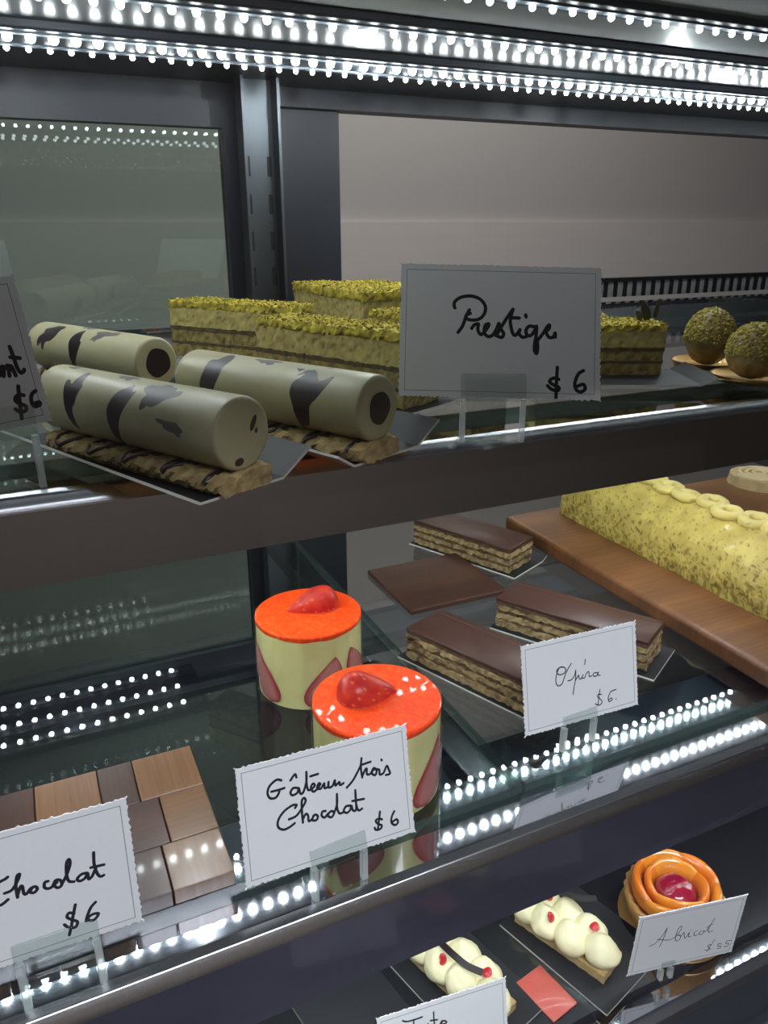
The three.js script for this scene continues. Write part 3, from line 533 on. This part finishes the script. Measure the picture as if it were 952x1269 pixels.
// ---------------------------------------------------------------- roulade with piped rings
{
  const W = 0.036, H = 0.050, L = 0.292, N = 120, K = 290, pos = [], idx = [], z0 = -0.556;
  const prof = []; for (let i = 0; i <= N; i++) { const a = i / N * Math.PI; prof.push([-Math.cos(a) * W * (1 + 0.03 * Math.sin(a)), Math.pow(Math.sin(a), 0.78) * H]); }
  for (let k = 0; k <= K; k++) { const e = Math.min(1, Math.min(k, K - k) / 6 * 0.34 + 0.66); for (const [px, py] of prof) pos.push(px * Math.sqrt(e), py * Math.sqrt(e), z0 + L * k / K); }
  for (let k = 0; k < K; k++) for (let i = 0; i < N; i++) { const a = k * (N + 1) + i, b = a + N + 1; idx.push(a, b, a + 1, a + 1, b, b + 1); }
  for (const [k, f] of [[0, 0], [K, 1]]) { const c = pos.length / 3; pos.push(0, H * 0.45, z0 + L * k / K); for (let i = 0; i < N; i++) { const a = k * (N + 1) + i; f ? idx.push(c, a + 1, a) : idx.push(c, a, a + 1); } const b0 = k * (N + 1); f ? idx.push(c, b0, b0 + N) : idx.push(c, b0 + N, b0); }
  const g = new THREE.BufferGeometry(); g.setAttribute('position', new THREE.Float32BufferAttribute(pos, 3)); g.setIndex(idx);
  const t = thing('pistachio_roulade', 'long yellow green pistachio roulade with piped rings along the top', 'cake', [0.4785, S2 + 0.0145, 0]);
  part('roll', shape(g, (v) => { const low = clamp(1 - v.y / (H * 0.75)); wob(0.0012 + 0.0024 * low, 330, 4)(v); wob(0.003, 60, 9)(v); const q = ((v.z + v.x * 0.25 + 1) / 0.028) % 1; if (v.y > H * 0.4) v.y -= 0.0016 * Math.exp(-(((q - 0.5) * 14) ** 2)); },
    (c, b) => {
      const low = clamp(1.05 - b.y / (H * 0.75)), q = fbm(b.x * 70, b.y * 70, b.z * 70, 4), s = noise(b.x * 520, b.y * 520, b.z * 520), s2 = noise(b.x * 260 + 9, b.y * 260, b.z * 260);
      const crumb = clamp((s * 1.0 + s2 * 0.9 + (low - 0.62) * 0.7) * 2.2); const dark = s > 0.55 ? 0.5 : 1;
      c.setRGB((0.49 - 0.29 * crumb + 0.24 * q) * dark, (0.375 - 0.235 * crumb + 0.20 * q) * dark, (0.085 - 0.065 * crumb + 0.06 * q) * dark);
    }, 1.3), vc(0.6, { clearcoat: 0.15 }), t, 'yellow roll dusted with pistachio crumbs');
  const ring = shape(new THREE.TorusGeometry(0.0082, 0.0047, 12, 28).rotateX(Math.PI / 2), (v) => { v.y *= 0.85; wob(0.0012, 160, 2)(v); }, (c, b) => { const s = noise(b.x * 600, b.y * 600, b.z * 600) > 0.5 ? 0.6 : 1; c.setRGB(0.60 * s, 0.48 * s, 0.15 * s); }, 4);
  for (let k = 0; k < 13; k++) { const m = part('piped_ring', ring, vc(0.5), t, 'piped cream ring'); m.position.set(0.004 * Math.sin(k * 2.4), H + 0.0010, z0 + 0.016 + k * 0.0215); m.rotation.set(0.1 * Math.sin(k * 3), k * 1.3, 0.16 * Math.cos(k * 2)); }
  // biscuit with a piped swirl on the same board
  const b = thing('swirl_biscuit', 'pale biscuit with piped swirl lines on the wooden board beside the roulade', 'biscuit', [0.690, S2 + 0.0145, -0.5330], 0.35);
  part('biscuit', shape(new THREE.CylinderGeometry(0.030, 0.032, 0.010, 60, 4), (v) => { wob(0.0016, 120, 7)(v); v.y += 0.0055; }, (c, q) => { const f = clamp(0.5 + fbm(q.x * 150, q.y * 150, q.z * 150)); c.setRGB(0.36 + 0.2 * f, 0.25 + 0.17 * f, 0.12 + 0.1 * f); }, 0.9), vc(0.8), b, 'pale baked biscuit');
  const sp = []; for (let k = 0; k <= 90; k++) { const a = k / 90 * 6.283 * 3.6, r = 0.003 + 0.0235 * k / 90; sp.push(new THREE.Vector3(Math.cos(a) * r, 0.0112, Math.sin(a) * r)); }
  part('piped_swirl', new THREE.TubeGeometry(new THREE.CatmullRomCurve3(sp), 220, 0.0022, 7), std(0xcbb48c, 0.7), b, 'raised piped swirl');
}

// ---------------------------------------------------------------- bottom shelf
const creamMat = phys(0xf1e9bd, 0.45, { clearcoat: 0.25, clearcoatRoughness: 0.4, sheen: 0.2 });
const redGel = phys(0xc2242c, 0.2, { clearcoat: 0.8, clearcoatRoughness: 0.1 });
function creamCake(label, [x, z], turn, strip) {
  const t = thing('cream_cake', label, 'cake', [x, S3 + 0.0014, z], turn, 'piped cream cakes on the bottom shelf');
  part('sponge', shape(gridBox(0.024, 0.006, 0.068, 0.002), (v) => { wob(0.0012, 200, x * 90)(v); v.y += 0.003; }, (c, b) => { const f = clamp(0.5 + fbm(b.x * 200, b.y * 200, b.z * 200)); c.setRGB(0.4 + 0.2 * f, 0.27 + 0.16 * f, 0.1 + 0.1 * f); }, 1), vc(0.9), t, 'sponge base');
  const spots = [[-0.0065, -0.027, 0.0098, 0], [0.0070, -0.022, 0.0104, 1], [-0.0072, -0.011, 0.0108, 1], [0.0074, -0.004, 0.0106, 0], [-0.0066, 0.007, 0.0112, 0], [0.0066, 0.0135, 0.0108, 1], [-0.0015, 0.026, 0.0110, 0]];
  spots.forEach(([dx, dz, r, dot], k) => {
    const m = part('cream_dollop', shape(new THREE.SphereGeometry(1, 32, 22), (v) => { const up = clamp(v.y), s = 1 - 0.25 * up * up; v.x *= r * s; v.z *= r * s * 1.08; v.y = v.y * r * 0.95 + 0.0015 * up ** 6; v.z -= 0.003 * up; wob(0.0018, 110, k * 7 + x * 300)(v); }, null, 4), creamMat, t, 'piped cream dollop');
    m.position.set(dx, 0.0125, dz);
    if (dot) { const d = part('red_dot', shape(new THREE.SphereGeometry(1, 14, 10), (v) => { const a = v.x; v.x *= 0.0031 * (1 + 0.25 * v.z); v.z *= 0.0036; v.y *= 0.0009; }, null, 4), redGel, t, 'red jelly dot'); d.position.set(dx - 0.003, 0.0125 + r * 0.93, dz + 0.0035); d.rotation.set(0.42, k, 0.42); }
  });
  const pts = strip.map((p) => new THREE.Vector3(...p)), curve = new THREE.CatmullRomCurve3(pts), sh = new THREE.Shape([[-0.0004, -0.0022], [0.0004, -0.0022], [0.0004, 0.0022], [-0.0004, 0.0022]].map(([a, b]) => new THREE.Vector2(a, b)));
  part('chocolate_strip', new THREE.ExtrudeGeometry(sh, { steps: 30, extrudePath: curve, bevelEnabled: false }), chocolate, t, 'curved dark chocolate strip');
  return t;
}
creamCake('piped cream cake with red dots beside the apricot tart', [0.2745, -0.2955], Math.atan2(0.024, 0.062), [[0.000, 0.029, -0.032], [0.004, 0.0285, -0.022], [0.0085, 0.0280, -0.010], [0.0135, 0.0270, 0.001], [0.0210, 0.0265, 0.008]]);
creamCake('piped cream cake with red dots behind the front price card', [0.1940, -0.2980], Math.atan2(0.020, 0.062), [[-0.0050, 0.0290, -0.026], [-0.0060, 0.0285, -0.014], [-0.0062, 0.0280, -0.002], [-0.0050, 0.0270, 0.008], [-0.0010, 0.0260, 0.017]]);
cakeBoard('black cake board under the cream cake beside the apricot tart', [0.2850, S3, -0.2930], Math.atan2(0.0223, 0.078), 0.068, 0.086, 0, 0, 0);
cakeBoard('black cake board under the cream cake behind the front price card', [0.1965, S3, -0.2980], Math.atan2(0.0200, 0.078), 0.058, 0.086, 0, 0, 0);
cakeBoard('empty black cake board beside the front price card', [0.1280, S3, -0.2950], Math.atan2(0.016, 0.078), 0.058, 0.086, 0, 0, 0);
solo('pink_card', shape(rbox(0.0215, 0.0014, 0.032, 0.0005), null, (c, b) => { const q = fbm(b.x * 200, 3, b.z * 200, 3); c.setRGB(0.62 + 0.15 * q, 0.13 + 0.12 * q, 0.10 + 0.1 * q); }, 0.8), vc(0.4, { clearcoat: 0.5 }), 'small pinkish red card lying between two black cake boards', 'card', [0.2395, S3 + 0.0008, -0.2700]).rotation.y = 0.18;
{
  const t = thing('apricot_tart', 'round apricot tart with glossy red centre', 'tart', [0.3530, S3, -0.2800], 0);
  part('pastry_case', shape(new THREE.LatheGeometry([[0, 0.0], [0.026, 0.0], [0.0285, 0.002], [0.0335, 0.020], [0.0325, 0.0215], [0.030, 0.020], [0.026, 0.014], [0, 0.014]].map(([a, b]) => new THREE.Vector2(a, b)), 96), (v) => { const a = Math.atan2(v.x, v.z), k = 1 + (v.y > 0.001 ? 0.022 * Math.cos(a * 24) : 0); v.x *= k; v.z *= k; }, (c, b) => { const f = clamp(0.5 + fbm(b.x * 150, b.y * 150, b.z * 150)); c.setRGB(0.45 + 0.15 * f, 0.22 + 0.12 * f, 0.06 + 0.05 * f); }, 1), vc(0.6), t, 'golden fluted pastry case');
  const apricot = phys(0xe08a24, 0.18, { clearcoat: 1, clearcoatRoughness: 0.06, sheen: 0 });
  const apricot2 = phys(0xd9741c, 0.18, { clearcoat: 1, clearcoatRoughness: 0.06 });
  const petal = (r, arc, th, tall) => { const pts = []; for (let k = 0; k <= 24; k++) { const a = (k / 24 - 0.5) * arc; pts.push([a, Math.max(0, Math.cos((k / 24 - 0.5) * Math.PI)) ** 0.5]); } const pos = [], idx = [], N = 16; pts.forEach(([a, s]) => { for (let i = 0; i < N; i++) { const q = i / N * 6.283, rr2 = r + Math.cos(q) * th * (0.35 + 0.65 * s) + Math.sin(q) * th * 0.5, yy = Math.sin(q) * tall * (0.3 + 0.7 * s); pos.push(Math.sin(a) * rr2, yy, Math.cos(a) * rr2); } }); for (let k = 0; k < 24; k++) for (let i = 0; i < N; i++) { const a = k * N + i, b = k * N + (i + 1) % N; idx.push(a, a + N, b, b, a + N, b + N); } const g = new THREE.BufferGeometry(); g.setAttribute('position', new THREE.Float32BufferAttribute(pos, 3)); g.setIndex(idx); g.computeVertexNormals(); return g; };
  const outer = petal(0.0255, 1.75, 0.0042, 0.0105), inner = petal(0.0175, 2.2, 0.0036, 0.0090);
  for (let k = 0; k < 5; k++) { const m = part('apricot_slice', outer, k % 2 ? apricot2 : apricot, t, 'glazed apricot slice'); m.rotation.set(0.10 * Math.sin(k * 2.3), k / 5 * 6.283 + 0.4, 0.12 * Math.cos(k * 1.7)); m.position.y = 0.0230 + 0.0012 * (k % 3); }
  for (let k = 0; k < 4; k++) { const m = part('apricot_slice', inner, k % 2 ? apricot : apricot2, t, 'glazed apricot slice'); m.rotation.y = k / 4 * 6.283 + 0.9; m.position.y = 0.0245 + 0.001 * (k % 2); }
  part('jelly_centre', shape(new THREE.SphereGeometry(0.0135, 36, 24), (v) => { v.y = v.y * 0.62 + 0.0245; wob(0.0012, 160, 3)(v); }, null, 4), phys(0x8e1230, 0.15, { clearcoat: 1, clearcoatRoughness: 0.05 }), t, 'glossy dark red jelly centre');
  part('board', new THREE.CylinderGeometry(0.036, 0.036, 0.0012, 48).translate(0, -0.0004 + 0.001, 0), std(0xb08a4c, 0.4, { metalness: 0.6 }), t, 'golden round board');
}

// ---------------------------------------------------------------- price cards in clear holders
const PX = 12000;                                     // canvas pixels per metre
const paper = std(0xeaebed, 0.9);
function cardGeometry(w, h, sd, amp) {
  seed = sd; const pts = []; const edge = (ax, ay, bx, by, n) => { const dx = bx - ax, dy = by - ay, l = Math.hypot(dx, dy); let ph = 0; for (let k = 0; k < n; k++) { ph += rr(0.5, 1.3); const t = k / n, o = k === 0 ? 0 : amp * (0.6 * Math.abs(Math.sin(ph * 1.4)) + 0.4 * rnd()); pts.push(new THREE.Vector2(ax + dx * t + dy / l * -o, ay + dy * t + dx / l * o)); } };
  const s = 1 / 0.0011; edge(-w / 2, 0, w / 2, 0, Math.round(w * s)); edge(w / 2, 0, w / 2, h, Math.round(h * s)); edge(w / 2, h, -w / 2, h, Math.round(w * s)); edge(-w / 2, h, -w / 2, 0, Math.round(h * s));
  const T = 0.0007, sh = new THREE.Shape(pts), front = new THREE.ShapeGeometry(sh).translate(0, 0, T / 2), body = new THREE.ExtrudeGeometry(sh, { depth: T - 0.00004, bevelEnabled: false }).translate(0, 0, -T / 2);
  for (const g of [front, body]) { const p = g.attributes.position, uv = []; for (let i = 0; i < p.count; i++) uv.push(p.getX(i) / w + 0.5, p.getY(i) / h); g.setAttribute('uv', new THREE.Float32BufferAttribute(uv, 2)); }
  return mergeGeometries([front.toNonIndexed(), body.index ? body.toNonIndexed() : body], true);
}
function cardPrint(w, h, strokes, pen, inset, red) {
  return canvasTexture(Math.round(w * PX), Math.round(h * PX), (g, W, H) => {
    g.fillStyle = '#eaebed'; g.fillRect(0, 0, W, H);
    seed = 77; for (let k = 0; k < 1500; k++) { const v = rnd() < 0.5 ? 215 : 246; g.strokeStyle = `rgba(${v},${v},${v + 2},0.25)`; g.lineWidth = rr(1, 3); const x = rr(0, W), y = rr(0, H), a = rr(0, 6.3), l = rr(6, 26); g.beginPath(); g.moveTo(x, y); g.lineTo(x + Math.cos(a) * l, y + Math.sin(a) * l); g.stroke(); }
    g.strokeStyle = '#5c6068'; g.lineWidth = 2.6; const i = inset * PX; g.strokeRect(i, i, W - 2 * i, H - 2 * i);
    g.strokeStyle = '#14151f'; g.lineWidth = pen * PX; g.lineCap = g.lineJoin = 'round';
    const k = PX / 10000;
    for (const s of strokes) {
      const P = []; for (let j = 0; j < s.length; j += 2) P.push([s[j] * k, s[j + 1] * k]);
      g.beginPath(); g.moveTo(...P[0]);
      for (let j = 0; j < P.length - 1; j++) { const p0 = P[Math.max(0, j - 1)], p1 = P[j], p2 = P[j + 1], p3 = P[Math.min(P.length - 1, j + 2)], c = 1 / 6; g.bezierCurveTo(p1[0] + (p2[0] - p0[0]) * c, p1[1] + (p2[1] - p0[1]) * c, p2[0] - (p3[0] - p1[0]) * c, p2[1] - (p3[1] - p1[1]) * c, p2[0], p2[1]); }
      g.stroke();
    }
  });
}
const RAD = Math.PI / 180;
function priceCard(key, label, [x, y, z], yaw, tilt, roll, w, h, pen, inset, amp, holder) {
  const m = solo('price_card', cardGeometry(w, h, key.length * 31 + 5, amp), [std(0xffffff, 0.85, { map: cardPrint(w, h, INK[key], pen, inset) }), paper], label, 'price card', [x, Y(y), z], 'handwritten price cards');
  m.rotation.set(tilt * RAD, yaw * RAD, roll * RAD, 'YXZ');
  const [ground, hw, tab, hl, shift = 0] = holder, drop = Y(y) - ground;
  const c = Math.cos(yaw * RAD), s = Math.sin(yaw * RAD);
  const t = thing('card_holder', hl, 'card holder', [x + c * shift, ground, z - s * shift], yaw * RAD, 'clear plastic card holders');
  const lean = (g, dz) => { const q = part('clip_plate', g, M.acrylic, t); q.position.set(0, drop, dz); q.rotation.x = tilt * RAD; return q; };
  lean(rbox(hw, tab, 0.0012, 0.0004, 0, tab / 2 - 0.001, 0), 0.0014);
  lean(rbox(hw, tab, 0.0012, 0.0004, 0, tab / 2 - 0.001, 0), -0.0014);
  for (const k of [-1, 1]) part('leg', rbox(0.0028, drop - 0.0002, 0.0034, 0.0005, k * (hw / 2 - 0.0014), drop / 2, 0), M.clip, t);
  part('foot', rbox(hw, 0.0016, 0.016, 0.0005, 0, 0.0008, -0.005), M.acrylic, t);
}
priceCard('prestige', 'handwritten white price card reading Prestige, standing on the top shelf edge', [0.2236, -0.0871, -0.335], -25.1, -23.0, -1.4, 0.1071, 0.0717, 0.00180, 0.0038, 0.0013, [Y(-0.11), 0.0345, 0.0150, 'clear plastic holder under the Prestige price card', -0.003]);
priceCard('left', 'handwritten white price card ending in nt, beside the log cakes', [-0.0438, -0.0862, -0.350], 9.0, -5.8, 4.9, 0.107, 0.0625, 0.0016, 0.0038, 0.0013, [Y(-0.11), 0.040, 0.0145, 'clear plastic holder of the card beside the log cakes', 0.026]);
priceCard('gateau', 'handwritten price card of two lines reading Gâteau trois Chocolat', [0.0920, -0.2626, -0.247], 3.7, -17.7, -3.9, 0.0820, 0.0519, 0.00105, 0.0030, 0.0011, [Y(-0.28), 0.0270, 0.0100, 'clear plastic holder under the Gâteau card', 0.002]);
priceCard('chocolat', 'handwritten price card reading Chocolat in front of the striped wooden board', [-0.0309, -0.2564, -0.245], -0.2, -7.5, -0.8, 0.083, 0.0554, 0.00115, 0.0031, 0.0011, [Y(-0.28), 0.0300, 0.0100, 'clear plastic holder in front of the striped wooden board', 0.010]);
priceCard('opera', 'handwritten price card reading Opéra in front of the chocolate layer bars', [0.2529, -0.2595, -0.278], 2.1, -14.8, -3.2, 0.0810, 0.0505, 0.00060, 0.0030, 0.0011, [S2, 0.0240, 0.0080, 'clear plastic holder under the Opéra card', -0.003]);
priceCard('abricot', 'handwritten price card reading Abricot in front of the apricot tart', [0.3247, -0.4458, -0.245], -11.0, 2.2, -1.2, 0.0769, 0.0518, 0.00050, 0.0030, 0.0011, [S3, 0.0100, 0.0080, 'clear plastic holder under the Abricot card', -0.010]);
priceCard('tarte', 'handwritten price card reading Tarte in front of a cream cake', [0.1495, -0.4455, -0.238], 3.6, -22.9, -10.0, 0.083, 0.053, 0.00085, 0.0030, 0.0011, [Y(-0.46), 0.0260, 0.0100, 'clear plastic holder under the Tarte card']);

scene.updateMatrixWorld(true);
renderer.render(scene, camera);
